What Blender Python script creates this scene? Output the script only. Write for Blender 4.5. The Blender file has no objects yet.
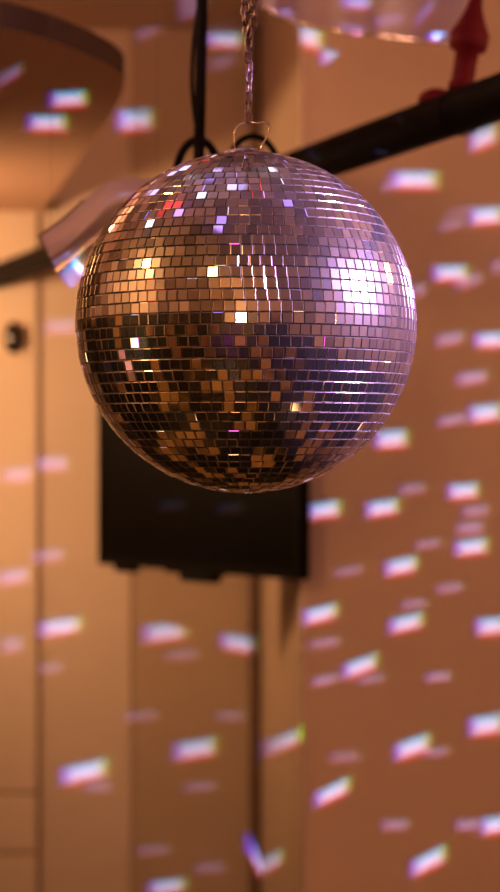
import bpy, bmesh, math, random
from mathutils import Vector, Matrix

random.seed(11)
S = bpy.context.scene
C = S.collection
FPX = 2000.0
CAMZ = 1.75
R = math.radians

def P(px, py, d):
    """world point seen at photo pixel (px,py) at distance d in front of the camera"""
    return Vector(((px - 250) / FPX * d, d, CAMZ + (446 - py) / FPX * d))

# ------------------------------------------------------------------ materials
def new_mat(name):
    m = bpy.data.materials.new(name)
    m.use_nodes = True
    nt = m.node_tree
    return m, nt, nt.nodes['Principled BSDF']

def plain(name, col, rough=0.5, metal=0.0, spec=0.5, noise=0.0, scale=6.0, bump=0.0, coat=0.0):
    m, nt, b = new_mat(name)
    b.inputs['Base Color'].default_value = (*col, 1)
    b.inputs['Roughness'].default_value = rough
    b.inputs['Metallic'].default_value = metal
    b.inputs['Specular IOR Level'].default_value = spec
    b.inputs['Coat Weight'].default_value = coat
    if noise or bump:
        tc = nt.nodes.new('ShaderNodeTexCoord')
        n = nt.nodes.new('ShaderNodeTexNoise')
        n.inputs['Scale'].default_value = scale
        n.inputs['Detail'].default_value = 5
        nt.links.new(tc.outputs['Object'], n.inputs['Vector'])
        if noise:
            r = nt.nodes.new('ShaderNodeValToRGB')
            r.color_ramp.elements[0].position = 0.3
            r.color_ramp.elements[1].position = 0.7
            r.color_ramp.elements[0].color = (*[c * (1 - noise) for c in col], 1)
            r.color_ramp.elements[1].color = (*[min(1, c * (1 + noise)) for c in col], 1)
            nt.links.new(n.outputs['Fac'], r.inputs['Fac'])
            nt.links.new(r.outputs['Color'], b.inputs['Base Color'])
        if bump:
            bp = nt.nodes.new('ShaderNodeBump')
            bp.inputs['Strength'].default_value = bump
            bp.inputs['Distance'].default_value = 0.01
            nt.links.new(n.outputs['Fac'], bp.inputs['Height'])
            nt.links.new(bp.outputs['Normal'], b.inputs['Normal'])
    return m

M = {}
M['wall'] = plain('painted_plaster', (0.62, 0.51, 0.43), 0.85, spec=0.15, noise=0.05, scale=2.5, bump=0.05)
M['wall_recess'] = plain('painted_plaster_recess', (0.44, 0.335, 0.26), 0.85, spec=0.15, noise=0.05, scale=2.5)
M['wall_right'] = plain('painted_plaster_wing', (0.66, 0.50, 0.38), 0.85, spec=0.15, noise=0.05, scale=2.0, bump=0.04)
M['wing_side_shaded'] = plain('plaster_wing_side_shaded', (0.40, 0.30, 0.225), 0.85, spec=0.15, noise=0.04, scale=2.0)  # wing plaster darkened: dimmer light on this side put into the colour
M['board'] = plain('painted_board', (0.70, 0.58, 0.48), 0.75, spec=0.2, noise=0.05, scale=3.0)
M['groove'] = plain('board_groove', (0.30, 0.20, 0.12), 0.9)
M['ceiling'] = plain('ceiling_paint', (0.55, 0.44, 0.35), 0.9, spec=0.1, noise=0.04, scale=2.0)
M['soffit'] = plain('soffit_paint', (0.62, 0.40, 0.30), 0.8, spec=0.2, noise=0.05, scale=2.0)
M['soffit_edge'] = plain('soffit_edge_paint_shade', (0.10, 0.062, 0.04), 0.85, spec=0.1)  # dark edge colour with the fascia's shadow put into it
def floor_material():
    m, nt, b = new_mat('floor_patches')  # unseen floor; dark and honey patches shaped for the ball's reflections
    tc = nt.nodes.new('ShaderNodeTexCoord')
    n = nt.nodes.new('ShaderNodeTexNoise'); n.inputs['Scale'].default_value = 1.3; n.inputs['Detail'].default_value = 2
    r = nt.nodes.new('ShaderNodeValToRGB')
    r.color_ramp.elements[0].position = .52; r.color_ramp.elements[0].color = (.004, .005, .003, 1)
    r.color_ramp.elements[1].position = .56; r.color_ramp.elements[1].color = (.42, .26, .07, 1)
    mp = nt.nodes.new('ShaderNodeMapping'); mp.inputs['Scale'].default_value = (1.0, .8, 1)
    nt.links.new(tc.outputs['Object'], mp.inputs['Vector'])
    nt.links.new(mp.outputs['Vector'], n.inputs['Vector'])
    nt.links.new(n.outputs['Fac'], r.inputs['Fac'])
    nt.links.new(r.outputs['Color'], b.inputs['Base Color'])
    b.inputs['Roughness'].default_value = .5
    b.inputs['Specular IOR Level'].default_value = .15
    return m
M['floor'] = floor_material()
M['dark_wood'] = plain('dark_wood', (0.008, 0.010, 0.006), 0.6, spec=0.12, noise=0.5, scale=4.0)
M['door'] = plain('door_paint', (0.008, 0.007, 0.006), 0.6, spec=0.12, noise=0.4, scale=3.0)
M['gold_wood'] = plain('honey_wood', (0.55, 0.32, 0.11), 0.5, noise=0.35, scale=6.0)
M['black_pipe'] = plain('black_painted_steel', (0.0035, 0.003, 0.0035), 0.6, spec=0.04, noise=0.3, scale=20)
M['black_plastic'] = plain('black_plastic', (0.004, 0.003, 0.0025), 0.55, spec=0.05, noise=0.2, scale=30)
M['screen'] = plain('television_screen', (0.004, 0.003, 0.0025), 0.35, spec=0.04, noise=0.1, scale=3)
M['rubber'] = plain('black_rubber', (0.004, 0.003, 0.003), 0.7, spec=0.1, noise=0.2, scale=40)
M['red'] = plain('red_paint', (0.13, 0.004, 0.008), 0.65, spec=0.2, noise=0.2, scale=30)
M['dark_steel'] = plain('tarnished_steel', (0.20, 0.15, 0.17), 0.30, metal=1.0, noise=0.5, scale=90)
M['steel'] = plain('nickel_steel', (0.62, 0.52, 0.50), 0.22, metal=1.0, noise=0.15, scale=60)
M['plate'] = plain('pale_plate', (0.70, 0.55, 0.42), 0.5, noise=0.05, scale=20)
M['sensor'] = plain('dark_glossy_dome', (0.008, 0.008, 0.010), 0.12, spec=0.8, noise=0.1, scale=30)
M['conduit'] = plain('brown_conduit', (0.13, 0.075, 0.05), 0.6, noise=0.2, scale=20)
M['brass'] = plain('door_brass', (0.6, 0.4, 0.15), 0.3, metal=1.0, noise=0.1, scale=40)

def emis(name, col, s):
    m, nt, b = new_mat(name)
    b.inputs['Base Color'].default_value = (0.8, 0.8, 0.8, 1)
    b.inputs['Emission Color'].default_value = (*col, 1)
    b.inputs['Emission Strength'].default_value = s
    return m

# grout of the ball: pale glue between the facets
M['grout'] = plain('pale_grout', (0.21, 0.19, 0.215), 0.5, spec=0.5, noise=0.25, scale=90)

# mirror facets: clean mirror with a rough lobe for dusty haze and lens glow
def mirror_material():
    m = bpy.data.materials.new('mirror_facet')
    m.use_nodes = True
    nt = m.node_tree
    for n in list(nt.nodes):
        nt.nodes.remove(n)
    out = nt.nodes.new('ShaderNodeOutputMaterial')
    at = nt.nodes.new('ShaderNodeAttribute'); at.attribute_name = 'tile_random'
    g1 = nt.nodes.new('ShaderNodeBsdfAnisotropic'); g1.inputs['Roughness'].default_value = 0.03
    ramp = nt.nodes.new('ShaderNodeValToRGB')
    e = ramp.color_ramp.elements
    e[0].position = 0.0; e[0].color = (0.30, 0.28, 0.27, 1)
    e[1].position = 1.0; e[1].color = (0.93, 0.90, 0.88, 1)
    nt.links.new(at.outputs['Fac'], ramp.inputs['Fac'])
    nt.links.new(ramp.outputs['Color'], g1.inputs['Color'])
    g2 = nt.nodes.new('ShaderNodeBsdfAnisotropic'); g2.inputs['Roughness'].default_value = 0.235
    g2.inputs['Color'].default_value = (0.85, 0.82, 0.85, 1)
    mx = nt.nodes.new('ShaderNodeMixShader'); mx.inputs[0].default_value = 0.12
    nt.links.new(g1.outputs[0], mx.inputs[1]); nt.links.new(g2.outputs[0], mx.inputs[2])
    d = nt.nodes.new('ShaderNodeBsdfDiffuse'); d.inputs['Color'].default_value = (0.6, 0.58, 0.62, 1)
    mx2 = nt.nodes.new('ShaderNodeMixShader'); mx2.inputs[0].default_value = 0.010
    nt.links.new(mx.outputs[0], mx2.inputs[1]); nt.links.new(d.outputs[0], mx2.inputs[2])
    nt.links.new(mx2.outputs[0], out.inputs['Surface'])
    return m
M['mirror'] = mirror_material()

def film_material(name, col, clear, rough=0.18):
    m = bpy.data.materials.new(name)
    m.use_nodes = True
    nt = m.node_tree
    for n in list(nt.nodes):
        nt.nodes.remove(n)
    out = nt.nodes.new('ShaderNodeOutputMaterial')
    tr = nt.nodes.new('ShaderNodeBsdfTransparent'); tr.inputs['Color'].default_value = (0.95, 0.92, 0.95, 1)
    df = nt.nodes.new('ShaderNodeBsdfDiffuse'); df.inputs['Color'].default_value = (*col, 1)
    tl = nt.nodes.new('ShaderNodeBsdfTranslucent'); tl.inputs['Color'].default_value = (*col, 1)
    gl = nt.nodes.new('ShaderNodeBsdfAnisotropic'); gl.inputs['Roughness'].default_value = rough
    m1 = nt.nodes.new('ShaderNodeMixShader'); m1.inputs[0].default_value = 0.35
    m2 = nt.nodes.new('ShaderNodeMixShader'); m2.inputs[0].default_value = 0.18
    m3 = nt.nodes.new('ShaderNodeMixShader'); m3.inputs[0].default_value = clear
    nt.links.new(df.outputs[0], m1.inputs[1]); nt.links.new(tl.outputs[0], m1.inputs[2])
    nt.links.new(m1.outputs[0], m2.inputs[1]); nt.links.new(gl.outputs[0], m2.inputs[2])
    nt.links.new(m2.outputs[0], m3.inputs[1]); nt.links.new(tr.outputs[0], m3.inputs[2])
    nt.links.new(m3.outputs[0], out.inputs['Surface'])
    return m
M['film'] = film_material('clear_plastic_film', (0.56, 0.44, 0.47), 0.10)
M['film_top'] = film_material('clear_plastic_film_purple', (0.40, 0.26, 0.46), 0.22, .42)  # purple tint lies in the film colour
M['film_flap'] = film_material('clear_plastic_flap', (0.70, 0.62, 0.72), 0.10)
M['film_rim'] = plain('film_rim', (1.0, 0.88, 0.80), 0.25, metal=0.9, coat=0.3)  # near-metallic so the plastic edges show a bright streak

# ------------------------------------------------------------------ mesh helpers
def obj(name, bm, m, parent=None, smooth=False):
    me = bpy.data.meshes.new(name)
    bm.normal_update()
    if smooth:
        for f in bm.faces:
            f.smooth = True
    bm.to_mesh(me); bm.free()
    for mm in (m if isinstance(m, (list, tuple)) else [m]):
        me.materials.append(mm)
    o = bpy.data.objects.new(name, me)
    C.objects.link(o)
    if parent is not None:
        o.parent = parent
        o.matrix_parent_inverse = Matrix.Translation(-parent_loc(parent)) if False else Matrix.Identity(4)
    return o

def parent_loc(p):
    return p.location

def empty(name, loc, label, cat, group=None, rotz=0):
    o = bpy.data.objects.new(name, None)
    o.empty_display_size = 0.05
    C.objects.link(o)
    o.location = loc
    o.rotation_euler.z = rotz
    tag(o, label, cat, group)
    return o

def tag(o, label, cat, group=None):
    o['label'] = label
    o['category'] = cat
    if group:
        o['group'] = group

def structure(o):
    o['kind'] = 'structure'
    return o

def add_box(bm, lo, hi, mat=0, bevel=0.0, mtx=None):
    lo, hi = Vector(lo), Vector(hi)
    r = bmesh.ops.create_cube(bm, size=1.0)
    vs = r['verts']
    for v in vs:
        v.co = Vector(((v.co.x + .5) * (hi.x - lo.x) + lo.x, (v.co.y + .5) * (hi.y - lo.y) + lo.y, (v.co.z + .5) * (hi.z - lo.z) + lo.z))
    if mtx:
        bmesh.ops.transform(bm, matrix=mtx, verts=vs)
    fs = list({f for v in vs for f in v.link_faces})
    for f in fs:
        f.material_index = mat
    if bevel:
        es = list({e for f in fs for e in f.edges})
        bmesh.ops.bevel(bm, geom=es, offset=bevel, segments=2, profile=0.5, affect='EDGES')

def frames(pts):
    n = len(pts)
    T = []
    for i in range(n):
        a = pts[max(0, i - 1)]; b = pts[min(n - 1, i + 1)]
        T.append((b - a).normalized())
    u = T[0].orthogonal().normalized()
    out = []
    for t in T:
        u = (u - t * u.dot(t))
        u = u.normalized() if u.length > 1e-6 else t.orthogonal().normalized()
        out.append((u, t.cross(u)))
    return out

def add_tube(bm, pts, rad, seg=14, closed=False, cap=True, mat=0):
    pts = [Vector(p) for p in pts]
    n = len(pts)
    rads = rad if isinstance(rad, (list, tuple)) else [rad] * n
    if closed:
        fr = []
        c = sum(pts, Vector()) / n
        for i in range(n):
            t = (pts[(i + 1) % n] - pts[i - 1]).normalized()
            u = (pts[i] - c); u = (u - t * u.dot(t)).normalized()
            fr.append((u, t.cross(u)))
    else:
        fr = frames(pts)
    rings = []
    for p, (u, w), r in zip(pts, fr, rads):
        rings.append([bm.verts.new(p + (u * math.cos(2 * math.pi * k / seg) + w * math.sin(2 * math.pi * k / seg)) * r) for k in range(seg)])
    m = n if closed else n - 1
    for i in range(m):
        a, b = rings[i], rings[(i + 1) % n]
        for k in range(seg):
            f = bm.faces.new((a[k], a[(k + 1) % seg], b[(k + 1) % seg], b[k]))
            f.material_index = mat; f.smooth = True
    if cap and not closed:
        for rg, rev in ((rings[0], True), (rings[-1], False)):
            f = bm.faces.new(rg[::-1] if rev else rg)
            f.material_index = mat

def add_lathe(bm, prof, origin=(0, 0, 0), axis=None, seg=32, mat=0):
    """prof: list of (radius, height) turned round axis (default z)"""
    o = Vector(origin)
    ax = Vector(axis).normalized() if axis else Vector((0, 0, 1))
    u = ax.orthogonal().normalized(); w = ax.cross(u)
    rings = []
    for r, h in prof:
        rings.append([bm.verts.new(o + ax * h + (u * math.cos(2 * math.pi * k / seg) + w * math.sin(2 * math.pi * k / seg)) * max(r, 1e-5)) for k in range(seg)])
    for a, b in zip(rings, rings[1:]):
        for k in range(seg):
            f = bm.faces.new((a[k], a[(k + 1) % seg], b[(k + 1) % seg], b[k]))
            f.material_index = mat; f.smooth = True
    bm.faces.new(rings[0][::-1]).material_index = mat
    bm.faces.new(rings[-1]).material_index = mat

def catmull(pts, n=8):
    pts = [Vector(p) for p in pts]
    q = [pts[0] * 2 - pts[1]] + pts + [pts[-1] * 2 - pts[-2]]
    out = []
    for i in range(1, len(q) - 2):
        for k in range(n):
            t = k / n
            a, b, c, d = q[i - 1], q[i], q[i + 1], q[i + 2]
            out.append(0.5 * ((2 * b) + (c - a) * t + (2 * a - 5 * b + 4 * c - d) * t * t + (3 * b - a - 3 * c + d) * t ** 3))
    out.append(pts[-1])
    return out

def add_prism(bm, xy, z0, z1, mats=(0, 0, 0)):
    """vertical prism from a counter-clockwise outline; mats = bottom, top, sides"""
    lo = [bm.verts.new((x, y, z0)) for x, y in xy]
    hi = [bm.verts.new((x, y, z1)) for x, y in xy]
    bm.faces.new(lo[::-1]).material_index = mats[0]
    bm.faces.new(hi).material_index = mats[1]
    n = len(xy)
    for i in range(n):
        bm.faces.new((lo[i], lo[(i + 1) % n], hi[(i + 1) % n], hi[i])).material_index = mats[2]

# ------------------------------------------------------------------ the room
XL, XR, YF, YB, ZC = -2.6, 2.6, -3.0, 6.0, 3.0

bm = bmesh.new(); add_box(bm, (XL - .1, YF - .1, -.1), (XR + .1, YB + .3, 0))
structure(obj('floor', bm, M['floor']))
bm = bmesh.new(); add_box(bm, (XL - .1, YF - .1, ZC), (XR + .1, YB + .3, ZC + .1))
ceiling = structure(obj('ceiling', bm, M['ceiling']))
bm = bmesh.new(); add_box(bm, (XL - .1, YF - .1, 0), (XL, YB + .3, ZC))
wall_left = structure(obj('wall_left', bm, M['wall']))
bm = bmesh.new(); add_box(bm, (XR, YF - .1, 0), (XR + .1, YB + .3, ZC))
structure(obj('wall_far_right', bm, M['wall']))
bm = bmesh.new(); add_box(bm, (XL, YF - .1, 0), (XR, YF, ZC))
structure(obj('wall_front', bm, M['wall']))

# back wall: recessed plaster behind the television
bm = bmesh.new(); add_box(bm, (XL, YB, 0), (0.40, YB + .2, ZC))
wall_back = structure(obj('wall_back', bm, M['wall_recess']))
# pale pilaster to the left of the television
bm = bmesh.new(); add_box(bm, (P(34, 0, 5.9).x, 5.993, 0), (P(131, 0, 5.993).x, YB, ZC), bevel=0.003)
pilaster = structure(obj('trim_1', bm, M['wall']))
# boarded section at the far left with its horizontal joints
bm = bmesh.new()
xb = P(33, 0, 5.86).x
z0 = 0.0
joints = [P(0, 862, 5.86).z, P(0, 800, 5.86).z]
for zj in joints + [ZC]:
    add_box(bm, (XL, 5.978, z0 + .004), (xb, YB, zj - .004), bevel=0.006)
    z0 = zj
boards = structure(obj('wall_boarded', bm, M['board']))
bm = bmesh.new()
for zj in joints:
    add_box(bm, (XL, 5.983, zj - .006), (xb - .004, YB, zj + .006))
structure(obj('trim_2', bm, M['groove']))
# corner moulding between boards and pilaster
bm = bmesh.new(); add_tube(bm, [(xb + .003, 5.986, 0), (xb + .003, 5.986, ZC)], 0.004, 10)
structure(obj('trim_3', bm, M['wall_recess']))

# wing wall on the right, its front face nearer than the television
wing_front = 4.6
A = (P(302, 0, 4.6).x, wing_front)
B = (P(260, 0, 6.0).x, YB)
bm = bmesh.new()
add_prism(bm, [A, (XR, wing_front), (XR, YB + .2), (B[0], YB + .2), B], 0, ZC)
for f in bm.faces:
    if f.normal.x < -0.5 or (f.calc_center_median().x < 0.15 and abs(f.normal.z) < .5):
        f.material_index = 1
wing = structure(obj('wall_right', bm, [M['wall_right'], M['wing_side_shaded']]))
# slim corner bead on the wing wall's front edge
bm = bmesh.new(); add_tube(bm, [(A[0] + .002, A[1] + .004, 0), (A[0] + .002, A[1] + .004, ZC)], 0.007, 10)
structure(obj('trim_4', bm, M['board']))
# dark cable channel down the inner corner
bm = bmesh.new()
xc = P(256, 0, 5.95).x
add_box(bm, (xc - .020, 5.945, 0), (xc + .010, 6.0, ZC), bevel=.006)
structure(obj('trim_5', bm, M['conduit']))

# rounded soffit hung under the ceiling at upper left
SZ = CAMZ + 0.70
edge_px = [(0, 27), (30, 34), (60, 44), (85, 54), (105, 63), (118, 72), (124, 80), (123, 92), (114, 110), (100, 131), (84, 153), (64, 181), (45, 208)]
edge = []
for px, py in edge_px:
    d = 0.70 * FPX / (446 - py)
    edge.append(((px - 250) / FPX * d, min(d, YB)))
e3 = catmull([(x, y, 0) for x, y in edge], 6)
outline = [(v.x, v.y) for v in e3]
p0, p1 = outline[0], outline[3]
k = (XL - p0[0]) / (p0[0] - p1[0])
yl = max(YF + .2, p0[1] + (p0[1] - p1[1]) * min(k, 8) * 0.9)
outline = [(XL, yl - .0)] + outline + [(outline[-1][0], YB), (XL, YB)]
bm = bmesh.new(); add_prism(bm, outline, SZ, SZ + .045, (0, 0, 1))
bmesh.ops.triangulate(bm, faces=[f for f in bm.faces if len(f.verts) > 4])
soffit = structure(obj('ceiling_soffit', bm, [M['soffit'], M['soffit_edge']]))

# unseen walls shaped for the ball's reflections: dark wainscot, doors, honey wood door frames
bm = bmesh.new()
add_box(bm, (XL, YF, 0), (XL + .05, 5.0, 2.02), bevel=.01)
structure(obj('trim_6', bm, M['dark_wood']))
bm = bmesh.new()
for y in (-2.4, -1.2, 0.0, 1.2, 2.4, 3.6):
    add_box(bm, (XL + .05, y - .07, 0), (XL + .07, y + .07, 2.02))
add_box(bm, (XL, YF, 2.02), (XL + .08, 5.0, 2.07))
structure(obj('trim_7', bm, M['gold_wood']))
for i, (x0, x1, h) in enumerate(((-1.9, -1.0, 2.05), (-0.35, 0.75, 2.15), (1.35, 2.1, 2.05))):
    bm = bmesh.new()
    add_box(bm, (x0, YF, 0), (x1, YF + .04, h), bevel=.01)
    d_ = structure(obj('door_%d' % (i + 1), bm, M['door']))
    bm = bmesh.new()
    for a, b_, c_, e_ in ((x0 - .09, x0, 0, h + .09), (x1, x1 + .09, 0, h + .09), (x0, x1, h, h + .09)):
        add_box(bm, (a, YF, c_), (b_, YF + .06, e_))
    obj('door_frame', bm, M['gold_wood'], d_)
    bm = bmesh.new()
    add_lathe(bm, [(.012, 0), (.012, .03), (.028, .04), (.03, .055), (.018, .07)], (x1 - .08, YF + .04, 1.0), (0, 1, 0), 16)
    obj('door_knob', bm, M['brass'], d_)
bm = bmesh.new()
add_box(bm, (XL + .05, YF, 0), (XR, YF + .025, 1.75), bevel=.008); structure(obj('trim_8', bm, M['dark_wood']))
bm = bmesh.new()
add_box(bm, (XL + .05, YF, 0), (XR, YF + .03, 0.16)); structure(obj('baseboard_front', bm, M['dark_wood']))
bm = bmesh.new()
add_box(bm, (XR - .03, YF, 0), (XR, wing_front, 0.95)); structure(obj('baseboard_right', bm, M['dark_wood']))

# ------------------------------------------------------------------ black pipe under the ceiling
PL = P(0, 275, 5.9); PR = P(500, 97, 3.13)
pd = (PR - PL)
def pipe_at(y):
    return PL + pd * ((y - PL.y) / pd.y)
pipe_r = 0.0365
bm = bmesh.new()
add_tube(bm, [pipe_at(5.995), pipe_at(5.0), pipe_at(4.0), pipe_at(3.0), pipe_at(1.5), pipe_at(-0.2), pipe_at(-2.2)], pipe_r, 28)
pipe = obj('ceiling_pipe', bm, M['black_pipe'])
tag(pipe, 'long black pipe running overhead from the far left wall to upper right', 'pipe')
ax = pd.normalized()
def px_on_pipe(px):
    t = .1695 + (px / 500) * .15
    return pipe_at(1 / t)
# red hanger fitting standing on the pipe
c = px_on_pipe(461)
up = Vector((0, 0, 1))
bm = bmesh.new()
base = c + up * (pipe_r - .004)
topv = P(477, -8, 3.25)
lean = (topv - base).normalized()
add_lathe(bm, [(.022, 0), (.022, .012), (.019, .016), (.019, .062), (.030, .068), (.032, .078), (.032, .094), (.028, .100), (.020, .118), (.014, .135), (.011, .15)], base, lean, 20)
red = obj('pipe_hanger', bm, M['red'])
tag(red, 'dark red fitting standing on the black pipe at upper right', 'pipe fitting')
bm = bmesh.new()
rod_top = base + lean * ((ZC - base.z) / lean.z)
add_tube(bm, [base + lean * .14, rod_top], .010, 12)
obj('hanger_rod', bm, M['red'], red)
bm = bmesh.new()
ring = []
uu = ax.orthogonal().normalized(); ww = ax.cross(uu)
for k in range(28):
    a = 2 * math.pi * k / 28
    ring.append(c + (uu * math.cos(a) + ww * math.sin(a)) * (pipe_r + .003))
add_tube(bm, ring, .0015, 8, closed=True)
obj('strap', bm, M['black_pipe'], red)
# small dark red saddle next to it
c2 = px_on_pipe(436)
bm = bmesh.new()
add_lathe(bm, [(.030, -.004), (.030, .004), (.024, .012), (.014, .017), (.006, .019)], c2 + up * (pipe_r - .003), (0, 0, 1), 18)
o = obj('pipe_saddle', bm, M['red'])
tag(o, 'small dark red saddle cap on the black pipe left of the red fitting', 'pipe fitting')

# ------------------------------------------------------------------ television hung across the corner
TL = P(98, 567, 5.16); TR = P(299, 582, 4.53)
def tv_x(px):
    # distance along the lower edge of the set whose image lies at px
    k = (px - 250) / FPX
    t = (k * TL.y - TL.x) / ((TR.x - TL.x) - k * (TR.y - TL.y))
    return t * math.hypot(TR.x - TL.x, TR.y - TL.y)
zb = (TL.z + TR.z) / 2 + .006
tvw = math.hypot(TR.x - TL.x, TR.y - TL.y)
tva = math.atan2(TR.y - TL.y, TR.x - TL.x)
tvh = tvw * 9 / 16
tv = empty('television', (TL.x, TL.y, zb), 'black flat television mounted high across the corner behind the mirror ball', 'television', None, tva)
# local frame: x along the screen, +y to the back, z up from the lower edge
bm = bmesh.new(); add_box(bm, (0, .006, 0), (tvw, .034, tvh), bevel=.005)
obj('casing', bm, M['black_plastic'], tv)
bm = bmesh.new(); add_box(bm, (.014, .004, .022), (tvw - .014, .008, tvh - .014))
obj('screen', bm, M['screen'], tv)
bm = bmesh.new()
for a in ((0, 0, tvw, .022), (0, tvh - .014, tvw, tvh), (0, .022, .014, tvh - .014), (tvw - .014, .022, tvw, tvh - .014)):
    add_box(bm, (a[0], 0, a[1]), (a[2], .010, a[3]))
obj('bezel', bm, M['black_plastic'], tv)
bm = bmesh.new(); add_box(bm, (tv_x(112), .004, -.016), (tv_x(131), .03, .003), bevel=.004)
obj('foot_socket', bm, M['black_plastic'], tv)
bm = bmesh.new(); add_box(bm, (tv_x(164), .002, -.008), (tv_x(216), .034, .003), bevel=.003)
add_box(bm, (tv_x(178), .002, -.026), (tv_x(211), .034, -.006), bevel=.005)
obj('sensor_bar', bm, M['black_plastic'], tv)
bm = bmesh.new(); add_box(bm, (tvw - .20, .034, .01), (tvw - .06, .05, .16), bevel=.005)
obj('connector_box', bm, M['black_plastic'], tv)
bm = bmesh.new()
add_box(bm, (tvw * .5 - .12, .034, tvh * .5 - .1), (tvw * .5 + .12, .048, tvh * .5 + .1), bevel=.003)
# arm to the wing wall side
Rm = Matrix.Rotation(-tva, 4, 'Z')
tgt = Rm @ (Vector((A[0] + (B[0] - A[0]) * .45, A[1] + (B[1] - A[1]) * .45, zb)) - Vector((TL.x, TL.y, zb)))
add_tube(bm, [(tvw * .5, .045, tvh * .5), ((tvw * .5 + tgt.x) / 2 - .02, (tgt.y) * .55, tvh * .5), (tgt.x, tgt.y - .002, tvh * .5)], .016, 12)
obj('mount_arm', bm, M['black_pipe'], tv)

# ------------------------------------------------------------------ little dark dome sensor on its plate
dome_d = 5.978
cpt = P(14, 338, dome_d)
sens = empty('dome_detector', cpt, 'small black dome detector on a pale plate at the far left wall', 'detector')
bm = bmesh.new(); add_box(bm, (-.045, -.007, -.06), (.045, .0, .05), bevel=.004)
obj('wall_plate', bm, M['plate'], sens)
bm = bmesh.new(); add_lathe(bm, [(.024, 0), (.026, .006), (.026, .012), (.0235, .021), (.017, .030), (.009, .035), (.001, .0365)], (0, -.006, 0), (0, -1, 0), 24)
for v in bm.verts:
    v.co.z *= 1.85; v.co.x *= 1.15
obj('dome', bm, M['sensor'], sens, True)

# ------------------------------------------------------------------ mirror ball
BR = 0.20
D = BR * math.sqrt(1 + (FPX / 171.4) ** 2)
BC = P(246, 323, D)
ball = empty('mirror_ball', BC, 'large mirror ball of small square silvery facets hanging on a chain', 'mirror ball')
SPIN = 0.35
bm = bmesh.new()
bmesh.ops.create_uvsphere(bm, u_segments=96, v_segments=64, radius=BR - .0034)
obj('core_sphere', bm, M['grout'], ball, True)

bm = bmesh.new()
lay = bm.faces.layers.float.new('tile_random')
rows = 50
dl = math.pi / rows
gap = 0.0009
th = 0.0032
for i in range(1, rows - 1):
    lat = -math.pi / 2 + (i + .5) * dl
    circ = 2 * math.pi * math.cos(lat)
    n = max(6, int(round(circ / dl)))
    off = random.random()
    hw0 = BR * dl / 2 - gap / 2
    # width of a tile along the row
    rowjx = random.gauss(0, .004)
    for k in range(n):
        lon = SPIN + 2 * math.pi * (k + off) / n
        nrm = Vector((math.cos(lat) * math.cos(lon), math.cos(lat) * math.sin(lon), math.sin(lat)))
        e = Vector((-math.sin(lon), math.cos(lon), 0))
        nn = nrm.cross(e)
        hw = BR * math.cos(lat) * math.pi / n - gap / 2
        hh = hw0
        big = random.random() < .10
        sg = .030 if big else .013
        jx, jy, jt = random.gauss(0, sg) + rowjx, random.gauss(0, sg), random.gauss(0, .012)
        n2 = (nrm + e * jx + nn * jy).normalized()
        e2 = (e - n2 * e.dot(n2)).normalized(); w2 = n2.cross(e2)
        ce, se = math.cos(jt), math.sin(jt)
        e3_, w3 = e2 * ce + w2 * se, w2 * ce - e2 * se
        cen = nrm * (BR - .0006)
        bv = .0007
        top = [bm.verts.new(cen + e3_ * (sx * (hw - bv)) + w3 * (sy * (hh - bv))) for sx, sy in ((-1, -1), (1, -1), (1, 1), (-1, 1))]
        mid = [bm.verts.new(cen - n2 * .0005 + e3_ * (sx * hw) + w3 * (sy * hh)) for sx, sy in ((-1, -1), (1, -1), (1, 1), (-1, 1))]
        low = [bm.verts.new(cen - n2 * th + e3_ * (sx * hw) + w3 * (sy * hh)) for sx, sy in ((-1, -1), (1, -1), (1, 1), (-1, 1))]
        rv = random.random()
        fs = [bm.faces.new(top)]
        for q in range(4):
            fs.append(bm.faces.new((mid[q], mid[(q + 1) % 4], top[(q + 1) % 4], top[q])))
            fs.append(bm.faces.new((low[q], low[(q + 1) % 4], mid[(q + 1) % 4], mid[q])))
        for f in fs:
            f[lay] = rv
        for f in fs[2::2]:
            f.material_index = 1
obj('mirror_tiles', bm, [M['mirror'], M['grout']], ball)
# cap plate with the hanging eye
bm = bmesh.new()
add_lathe(bm, [(.026, -.006), (.026, .0005), (.022, .003), (.009, .004), (.007, .007)], (0, 0, BR - .001), None, 32)
obj('cap_plate', bm, M['steel'], ball)
bm = bmesh.new()
pts = catmull([P(x, y, D) - BC for x, y in ((236, 153), (234, 142), (235, 131), (241, 124), (249, 122), (257, 123), (266, 122), (270, 128), (266, 138), (262, 146), (261, 153))], 5)
add_tube(bm, pts, .0010, 10)
obj('hanging_bail', bm, M['steel'], ball, True)

# ------------------------------------------------------------------ chain
cx, cy = BC.x, BC.y
chain = empty('hanging_chain', (cx + .003, cy, BC.z + BR + .0385), 'thin steel link chain holding up the mirror ball', 'chain')
def link_bm(L=.0165, W=.0105, r=.0018):
    b = bmesh.new()
    pts = []
    hw = W / 2 - r; hl = L / 2 - hw - r
    for k in range(9):
        a = math.pi * k / 8
        pts.append(Vector((hw * math.cos(a), 0, hl + hw * math.sin(a))))
    for k in range(9):
        a = math.pi + math.pi * k / 8
        pts.append(Vector((hw * math.cos(a), 0, -hl + hw * math.sin(a))))
    add_tube(b, pts, r, 8, closed=True)
    return b
proto = None
z = .002
kk = 0
ztop = ZC - chain.location.z - .012
def add_link(x, y, z, rz, ry=0.0):
    global proto
    if proto is None:
        proto = obj('chain_link', link_bm(), M['dark_steel'], chain, True)
        l = proto
    else:
        l = proto.copy(); C.objects.link(l); l.parent = chain
    l.location = (x, y, z); l.rotation_euler = (random.gauss(0, .06), ry + random.gauss(0, .07), rz + random.gauss(0, .2))
while z < ztop:
    add_link(random.gauss(0, .0005), random.gauss(0, .0005), z, (kk % 2) * math.pi / 2 + .5)
    z += .0118; kk += 1
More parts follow.
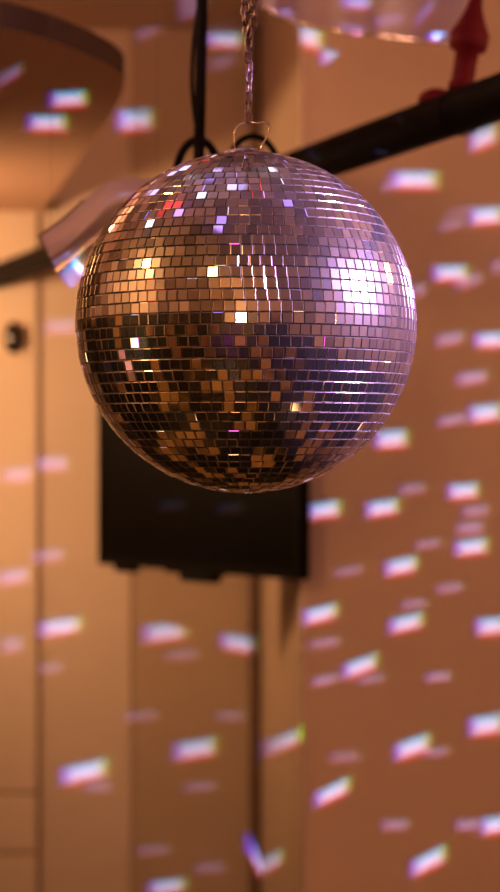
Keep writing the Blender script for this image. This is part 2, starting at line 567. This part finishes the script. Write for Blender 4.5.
# the loose tail of the chain hooked back up beside it
z = .088; kk = 0
while z < .235:
    s = min(1, (z - .085) / .03)
    add_link(.0065 * s, -.004, z, (kk % 2) * math.pi / 2 + .2)
    add_link(-.0050 * s, .004, z + .006, (kk % 2) * math.pi / 2 + 1.1) if z < .15 else None
    z += .0118; kk += 1
bm = bmesh.new()
add_lathe(bm, [(.035, 0), (.035, -.004), (.02, -.010), (.006, -.012)], (0, 0, ztop + .012), None, 24)
obj('ceiling_hook', bm, M['steel'], chain)
# ------------------------------------------------------------------ black cable with coiled loops behind the ball
cd = 2.95
cab = empty('hanging_cable', P(200, 140, cd), 'thick black cable hanging from the ceiling left of the chain', 'cable')
def cabpart(name, pxs, rr, n=8, closed=False):
    b = bmesh.new()
    pts = [P(x, y, cd + dd) - cab.location for x, y, dd in pxs]
    pts = catmull(pts, n) if not closed else pts
    add_tube(b, pts, rr, 12, closed)
    return obj(name, b, M['rubber'], cab, True)
ytop = 446 - FPX * (ZC - CAMZ) / cd
cabpart('main_cable', [(203, ytop, 0), (203, -200, 0), (202, 0, 0), (201, 60, 0), (200, 110, 0), (199, 150, .01), (199, 200, .02), (204, 235, .03)], .0085)
cabpart('thin_cord', [(206, ytop, .02), (205, -120, .015), (201, -20, .012), (194, 40, .01), (192, 85, .01), (196, 125, .01), (203, 150, .01)], .0032)
def loop_px(cx_, cy_, rx, ry, dd):
    return [(cx_ + rx * math.cos(2 * math.pi * k / 36), cy_ + ry * math.sin(2 * math.pi * k / 36), dd + .01 * math.sin(2 * math.pi * k / 36)) for k in range(36)]
cabpart('cable_loop', loop_px(198, 180, 22, 40, .03), .0062, closed=True)
cabpart('cable_loop', loop_px(253, 178, 27, 42, .05), .0048, closed=True)
# tie that carries the loops across to the second coil
cabpart('cable_tie', [(199, 205, .02), (215, 222, .03), (238, 224, .04), (253, 219, .05)], .005)

# ------------------------------------------------------------------ plastic sheets
def sheet(name, grid, mat, label, rim_rad, rim_edges, cat='plastic sheet'):
    b = bmesh.new()
    vs = [[b.verts.new(p) for p in row] for row in grid]
    for r0, r1 in zip(vs, vs[1:]):
        for k in range(len(r0) - 1):
            b.faces.new((r0[k], r0[k + 1], r1[k + 1], r1[k]))
    o = obj(name, b, mat, None, True)
    tag(o, label, cat)
    if rim_rad:
        for pts in rim_edges(grid):
            b = bmesh.new(); add_tube(b, pts, rim_rad, 10)
            obj('rolled_rim', b, M['film_rim'], o, True)
    return o

def bez(p0, p1, p2, p3, u, v):
    return (p0 * (1 - u) + p1 * u) * (1 - v) + (p3 * (1 - u) + p2 * u) * v
# left sheet: pinned to the soffit edge, hanging over the pipe
sd = 3.0
g = []
NU, NV = 14, 14
top_px = catmull([(39, 236, 0), (63, 219, 0), (88, 197, 0), (114, 180, 0), (166, 180, 0)], 6)
bot_px = catmull([(56, 271, 0), (76, 256, 0), (98, 236, 0), (118, 218, 0), (166, 200, 0)], 6)
NV = 10
for j in range(NV + 1):
    v = j / NV
    row = []
    for i, (a, b_) in enumerate(zip(top_px, bot_px)):
        u = i / (len(top_px) - 1)
        q = a * (1 - v) + b_ * v
        row.append(P(q.x, q.y, sd - .04 * math.sin(math.pi * v) - .03 * v + .012 * u))
    g.append(row)
rim_left = None
film_left = sheet('hanging_plastic_sheet', g, M['film'], 'clear glossy plastic sheet with a bright highlight strip, hanging left of the mirror ball', 0, rim_left)
b = bmesh.new()
fl = [[P(x, y, sd - .032 - .012 * k + dd * .25) for x, y, dd in row] for k, row in enumerate((
    ((57, 271, 0), (70, 262, .01), (84, 250, .02), (98, 237, .03)),
    ((63, 281, 0), (74, 274, .02), (86, 262, .03), (99, 248, .04)),
    ((71, 288, .02), (79, 284, .03), (88, 273, .04), (100, 258, .05))))]
vs = [[b.verts.new(p) for p in row] for row in fl]
for r0, r1 in zip(vs, vs[1:]):
    for k in range(len(r0) - 1):
        b.faces.new((r0[k], r0[k + 1], r1[k + 1], r1[k]))
film_flap = obj('loose_flap', b, M['film_flap'], film_left, True)

# flat strip added for the highlight along its lower edge, welt along the free end, two thin lines up to the ceiling
b = bmesh.new()
low = g[-1]
prev = None
for i, p in enumerate(low[:19]):
    w_ = .0042 * (1 - .55 * i / 18)
    pr = []
    for sgn in (-1, 1):
        pr.append(b.verts.new(p + Vector((-.35 * w_ * sgn, -.006 - .0003 * sgn, .9 * w_ * sgn + .001))))
    if prev:
        b.faces.new((prev[0], pr[0], pr[1], prev[1]))
    prev = pr
obj('highlight_strip', b, M['film_rim'], film_left, True)
b = bmesh.new()
add_tube(b, [r[0] + Vector((0, -.003, 0)) for r in g], .0016, 8)
add_tube(b, [p + Vector((0, -.003, 0)) for p in g[0][:12]], .0016, 8)
obj('edge_welt', b, M['conduit'], film_left, True)
for q in (g[0][3], g[0][-2]):
    b = bmesh.new()
    add_tube(b, [q, Vector((q.x, q.y, SZ - .001 if q.x < -.24 else ZC - .001))], .00022, 6)
    obj('hanging_line', b, M['conduit'], film_left)

# top right sheet: hanging from the ceiling, lower edge sagging
sd2 = 3.75
low_px = [(262, 6), (285, 18), (310, 26), (340, 32), (370, 35), (400, 38), (430, 41), (460, 42)]
lowc = catmull([P(x, y, sd2 + .02 * math.sin(i * 1.3)) for i, (x, y) in enumerate(low_px)], 4)
g = []
NV = 10
for j in range(NV + 1):
    v = j / NV
    row = []
    for i, p in enumerate(lowc):
        u = i / (len(lowc) - 1)
        topx = P(235, 0, sd2).x * (1 - u) + P(500, 0, sd2).x * u
        t = Vector((topx, sd2 + .02 * math.sin(u * 5), ZC - .002))
        q = t * (1 - v) + p * v
        q.y += -.04 * math.sin(math.pi * v) + .008 * math.sin(u * 9) * v
        row.append(q)
    g.append(row)
def rim_top(grid):
    return [list(grid[-1])]
film_top = sheet('hanging_plastic_sheet', g, M['film_top'], 'purple-tinted clear plastic sheet hanging from the ceiling at the top right', .0045, rim_top)

# ------------------------------------------------------------------ lights
def lamp(name, kind, loc, energy, col, size=.05, target=None, cone=None, blend=.3):
    l = bpy.data.lights.new(name, kind)
    l.energy = energy; l.color = col
    if kind in ('POINT', 'SPOT'):
        l.shadow_soft_size = size
    if kind == 'SPOT':
        l.spot_size = R(cone); l.spot_blend = blend
    o = bpy.data.objects.new(name, l)
    C.objects.link(o); o.location = loc
    if target is not None:
        o.rotation_euler = (Vector(target) - Vector(loc)).to_track_quat('-Z', 'Y').to_euler()
    return o

WARM = (1.0, 0.51, 0.21)
lamp('warm_lamp_left', 'SPOT', (-1.5, 5.0, 2.05), 92, (1.0, .52, .225), .10, (-.15, 5.6, 2.02), 146, 1.0)
lamp('warm_lamp_room', 'POINT', (-.20, -1.2, 2.05), 70, (1.0, .42, .14), .09)
lamp('warm_fill_right', 'POINT', (1.5, 3.0, 2.45), 20, (1.0, .48, .25), .08)  # unseen fill added for the right wall's falloff
def ball_dir(px, py, dist):
    # where a lamp stands whose image is seen at this facet of the ball
    nx, nz = (px - 246) / 170.3, (323 - py) / 170.3
    n = Vector((nx, -math.sqrt(1 - nx * nx - nz * nz), nz))
    v = (CAM0_ - BC).normalized()
    return BC + (n * (2 * n.dot(v)) - v) * dist
CAM0_ = Vector((0, 0, CAMZ))
lamp('upper_wall_fill', 'POINT', (-1.2, 4.0, 2.78), 17, (1.0, .46, .26), .05)  # unseen fill added to brighten the upper wall and wing side
lamp('warm_lamp_low', 'POINT', ball_dir(153, 281, 2.25), 62, (1.0, .48, .17), .10)
lamp('warm_lamp_mid', 'POINT', ball_dir(214, 284, 2.2), 8, WARM, .07)
lamp('warm_glint_side', 'POINT', ball_dir(145, 352, 2.4), 4, (1.0, .7, .3), .12)  # unseen lamp of unknown kind, placed from a warm glint on the ball
lamp('magenta_lamp', 'POINT', ball_dir(232, 350, 3.0), 3.5, (1.0, .10, .75), .15)
lamp('warm_glint_low', 'POINT', ball_dir(230, 376, 2.4), 2.5, (1.0, .6, .3), .12)  # unseen warm source placed from a glint on the ball
lamp('warm_glint_low', 'POINT', ball_dir(290, 411, 1.9), 1.2, WARM, .09)  # unseen warm source for a glint low on the ball
lamp('red_lamp', 'POINT', ball_dir(178, 224, 1.02), .8, (1.0, .02, .03), .115)
for i_, (px_, py_) in enumerate(((184, 182), (196, 197), (214, 197), (222, 190), (206, 215), (188, 227), (236, 207), (157, 240), (224, 246), (160, 205), (270, 190), (285, 222))):
    lamp('glint_light', 'POINT', ball_dir(px_, py_, 1.0), .30, ((.50, .42, 1.0), (.8, .8, 1.0), (.35, .22, 1.0))[i_ % 3], .05)  # unseen points added to put purple-white glints on the ball
SP = BC + Vector((.93, -.16, .30)).normalized() * 2.3
lamp('stage_spot', 'SPOT', SP, 4300, (.74, .43, .95), .11, BC, 10.3, .15)
lamp('purple_wash', 'POINT', (1.9, 2.7, 2.75), 3, (.55, .30, 1.0), .08)

# ---- light the ball throws: one lamp just behind it, its beams shaped by nodes
SPOTS_B = [  # px, py, tilt deg, half length, half height, strength
 (66,99,3,19,8,1),(45,123,0,20,8,1),(133,120,3,18,10,.95),(222,40,-2,18,7,1),(301,36,-14,20,11,.9),(335,61,-12,17,9,.9),(355,3,0,17,7,.9),
 (413,180,0,24,9,1),(481,138,22,15,10,.8),(484,216,4,17,9,1),(448,273,2,18,8,1),(489,340,2,17,8,1),(483,413,6,17,9,1),
 (389,439,5,17,9,1),(322,510,8,17,8,1),(380,508,9,17,8,1),(461,491,5,16,8,1),(469,547,7,17,8,1),(399,566,11,17,8,1),(404,623,14,18,8,1),
 (318,614,14,18,8,1),(358,666,20,19,8,1),(489,626,6,16,9,1),(484,725,9,18,10,1),(410,747,19,19,9,1),(330,792,26,20,8,1),(493,825,9,15,9,1),
 (426,861,27,20,9,1),(281,742,22,19,8,1),(265,864,30,19,8,.95),(58,627,8,22,8,.8),(163,632,8,23,9,.95),(237,644,-10,19,8,.95),(193,749,10,22,9,1),
 (82,772,13,24,9,.95),(165,887,8,19,7,1),(70,273,46,18,12,1.3),(418,170,0,6,6,.0),
]
SPOTS_F = [
 (193,9,28,17,6,.28),(150,30,26,17,6,.28),(9,75,30,16,7,.3),(222,62,14,15,7,.20),(393,184,18,14,6,.3),(453,224,16,16,6,.28),(459,211,18,15,4,.22),
 (468,281,14,16,7,.36),(450,339,10,16,7,.45),(472,378,8,17,7,.55),(452,420,10,16,6,.45),(418,290,10,9,7,.35),(412,489,9,15,6,.33),(475,511,6,15,6,.40),
 (470,528,6,15,7,.42),(428,544,10,15,5,.33),(349,571,9,16,5,.28),(450,588,7,15,5,.38),(414,604,7,15,4,.40),(325,643,8,17,5,.32),(327,679,12,15,5,.30),
 (371,679,9,15,5,.30),(438,677,6,14,5,.46),(436,752,6,14,5,.32),(345,757,4,17,6,.20),(395,825,3,15,6,.34),(468,825,3,14,6,.42),(300,834,0,8,8,.0),
 (50,668,4,14,5,.22),(182,655,4,18,5,.28),(142,716,3,18,5,.24),(230,716,2,16,5,.24),(200,787,4,18,5,.24),(98,787,3,15,5,.24),(154,850,4,18,5,.22),(210,868,3,17,5,.22),
 (52,464,3,18,8,.5),(18,475,3,16,8,.4),(48,556,8,18,7,.34),(14,577,8,17,8,.45),(62,327,3,18,8,.34),(12,645,6,12,9,.28),(170,505,5,15,5,2.2),(228,508,5,15,5,2.2),
 (321,511,8,4,3,.0),(247,855,-35,9,5,.0),(390,20,0,16,7,.5),(424,12,50,16,8,.55),(472,4,5,16,6,.8),(440,37,4,16,5,1.0),(325,498,6,8,3,.0),(498,267,10,8,8,.3),(322,682,6,12,4,.2),
 (190,-2,30,15,6,.3),(375,-15,10,16,7,.5),(283,12,-15,14,4,.3),(352,29,-6,16,4,.45),
]
# the beams go on past the edges of the photograph
rb = random.Random(5)
for k in range(26):
    qx = rb.choice((-1, 1)) * rb.uniform(330, 760) + 250
    SPOTS_B.append((qx, 60 + 840 * ((k * .381) % 1), rb.uniform(2, 18), 18, 8, rb.choice((1, 1, .35))))
bpy.context.view_layer.update()
recv = [wall_back, pilaster, boards, wing, ceiling, soffit, film_left, film_flap, film_top, pipe] + [c_ for c_ in tv.children if c_.name.startswith(('screen', 'casing'))]
recv = [(o, o.matrix_world.copy(), o.matrix_world.inverted()) for o in recv]
CAM0 = Vector((0, 0, CAMZ))
def hit(px, py):
    d = (P(px, py, 1.0) - CAM0).normalized()
    best = None
    for o, mw, mi in recv:
        lo = mi @ CAM0
        ld = (mi.to_3x3() @ d).normalized()
        ok, loc, nrm, idx = o.ray_cast(lo, ld)
        if ok:
            w = mw @ loc
            n = (mw.to_3x3() @ nrm).normalized()
            t = (w - CAM0).length
            if best is None or t < best[0]:
                best = (t, w, Vector((0, -1, 0)) if o.name.startswith(('hanging_plastic', 'loose_flap')) else n)
    return best
LP = BC + Vector((0, .222, -.045))

gl = bpy.data.lights.new('ball_reflections', 'POINT')
gl.energy = 1.0; gl.shadow_soft_size = 0.0
gl.color = (1, 1, 1)
gl.use_nodes = True
go = bpy.data.objects.new('ball_reflections', gl); C.objects.link(go); go.location = LP
nt = gl.node_tree
for n in list(nt.nodes):
    nt.nodes.remove(n)
out = nt.nodes.new('ShaderNodeOutputLight')
em = nt.nodes.new('ShaderNodeEmission')
nt.links.new(em.outputs[0], out.inputs[0])
tc = nt.nodes.new('ShaderNodeTexCoord')
def vm(op, a=None, b=None, c=None):
    n = nt.nodes.new('ShaderNodeVectorMath'); n.operation = op
    for i, s in enumerate((a, b, c)):
        if s is None:
            continue
        if isinstance(s, (tuple, list, Vector)):
            n.inputs[i].default_value = tuple(s)
        else:
            nt.links.new(s, n.inputs[i])
    return n.outputs['Value'] if op in ('DOT_PRODUCT', 'LENGTH') else n.outputs['Vector']
GSIGN = 1.0
dirv = vm('MULTIPLY', tc.outputs['Normal'], (GSIGN, GSIGN, GSIGN))
# central projection through the plane y = 1
yy = vm('DOT_PRODUCT', dirv, (0, 1, 0))
mxn = nt.nodes.new('ShaderNodeMath'); mxn.operation = 'MAXIMUM'; mxn.inputs[1].default_value = .02
nt.links.new(yy, mxn.inputs[0])
pv = vm('DIVIDE', dirv, mxn.outputs[0])      # (x/y, 1, z/y)
acc = None
GAIN = 17.0
# red, green and blue diodes sit side by side in the lamp: offsets along (length, height)
OA = (0.03, 0.10, -0.16)
OB = (-0.42, 0.08, 0.12)
for px, py, tilt, hl, hh, st in SPOTS_B + SPOTS_F:
    px = px + 3 if st > .6 else px + 1
    if st <= 0:
        continue
    h0 = hit(px, py)
    if h0 is None:
        continue
    n0, w0 = h0[2], h0[1]
    def proj(w):
        q = w - LP
        return (q.x / q.y, q.z / q.y)
    def onplane(x, y):
        d = (P(x, y, 1.0) - CAM0).normalized()
        den = d.dot(n0)
        t = (w0 - CAM0).dot(n0) / den
        return CAM0 + d * t
    q = w0 - LP
    if q.y < .05:
        continue
    hl, hh = hl * .88, hh * .88
    ct, sn = math.cos(R(tilt)), math.sin(R(tilt))
    c0 = proj(w0)
    e1 = proj(onplane(px + 3 * ct, py - 3 * sn)); e2 = proj(onplane(px - .0, py - 3))   # sheared like the photo: height stays vertical
    ux, uy = (e1[0] - c0[0]) / 3 * hl, (e1[1] - c0[1]) / 3 * hl
    vx, vy = (e2[0] - c0[0]) / 3 * hh, (e2[1] - c0[1]) / 3 * hh
    det = ux * vy - uy * vx
    if abs(det) < 1e-12:
        continue
    # a = ((p-c) x v)/det , b = (u x (p-c))/det
    a_ = (vy / det, -(vy * c0[0] - vx * c0[1]) / det, -vx / det)
    b_ = (-uy / det, -(-uy * c0[0] + ux * c0[1]) / det, ux / det)
    pq = pv if acc is None else vm('MULTIPLY_ADD', acc, (0, 0, 0), pv)   # evaluate the beams one after another
    av = vm('DOT_PRODUCT', pq, a_); bv_ = vm('DOT_PRODUCT', pq, b_)
    s = 1.0 if st > .6 else .8
    A3 = vm('ABSOLUTE', vm('SUBTRACT', av, tuple(x * s for x in OA)))
    B3 = vm('ABSOLUTE', vm('SUBTRACT', bv_, tuple(x * s for x in OB)))
    mx = vm('MAXIMUM', A3, B3)
    mr = nt.nodes.new('ShaderNodeMapRange'); mr.data_type = 'FLOAT_VECTOR'; mr.interpolation_type = 'SMOOTHSTEP'
    mr.inputs['From_Min_FLOAT3' if False else 7].default_value = (1.32,) * 3
    mr.inputs[8].default_value = (.42,) * 3
    mr.inputs[9].default_value = (0, 0, 0)
    mr.inputs[10].default_value = (1, 1, 1)
    nt.links.new(mx, mr.inputs[6])
    ir = q.length ** 2 / max(.12, abs(q.normalized().dot(n0)))
    wgt = st * ir
    col = (.62 * wgt, .64 * wgt, 1.30 * wgt) if st > .6 else (.50 * wgt, .38 * wgt, 1.0 * wgt)
    acc = vm('MULTIPLY_ADD', mr.outputs['Vector'], col, acc if acc is not None else (0, 0, 0))
# nothing forward of the ball's own plane
gt = nt.nodes.new('ShaderNodeMath'); gt.operation = 'GREATER_THAN'; gt.inputs[1].default_value = .03
nt.links.new(yy, gt.inputs[0])
fin = vm('MULTIPLY', acc, gt.outputs[0])
nt.links.new(fin, em.inputs['Color'])
em.inputs['Strength'].default_value = GAIN * 4.0

# ------------------------------------------------------------------ world, camera, view
w = bpy.data.worlds.new('night'); S.world = w
w.use_nodes = True
w.node_tree.nodes['Background'].inputs['Color'].default_value = (.010, .007, .008, 1)

cam = bpy.data.cameras.new('camera')
cam.sensor_fit = 'VERTICAL'; cam.sensor_height = 36.0; cam.sensor_width = 36.0
cam.lens = 36.0 * FPX / 892.0
cam.clip_start = .05
cam.dof.use_dof = True
cam.dof.focus_distance = BC.y - .15
cam.dof.aperture_fstop = 3.6
co = bpy.data.objects.new('camera', cam); C.objects.link(co)
co.location = (0, 0, CAMZ); co.rotation_euler = (R(90), 0, 0)
S.camera = co
S.view_settings.view_transform = 'Standard'
S.view_settings.look = 'None'
S.view_settings.exposure = 0.0
S.cycles.caustics_reflective = False
S.cycles.caustics_refractive = False
S.cycles.max_bounces = 8
S.cycles.sample_clamp_indirect = 4.0
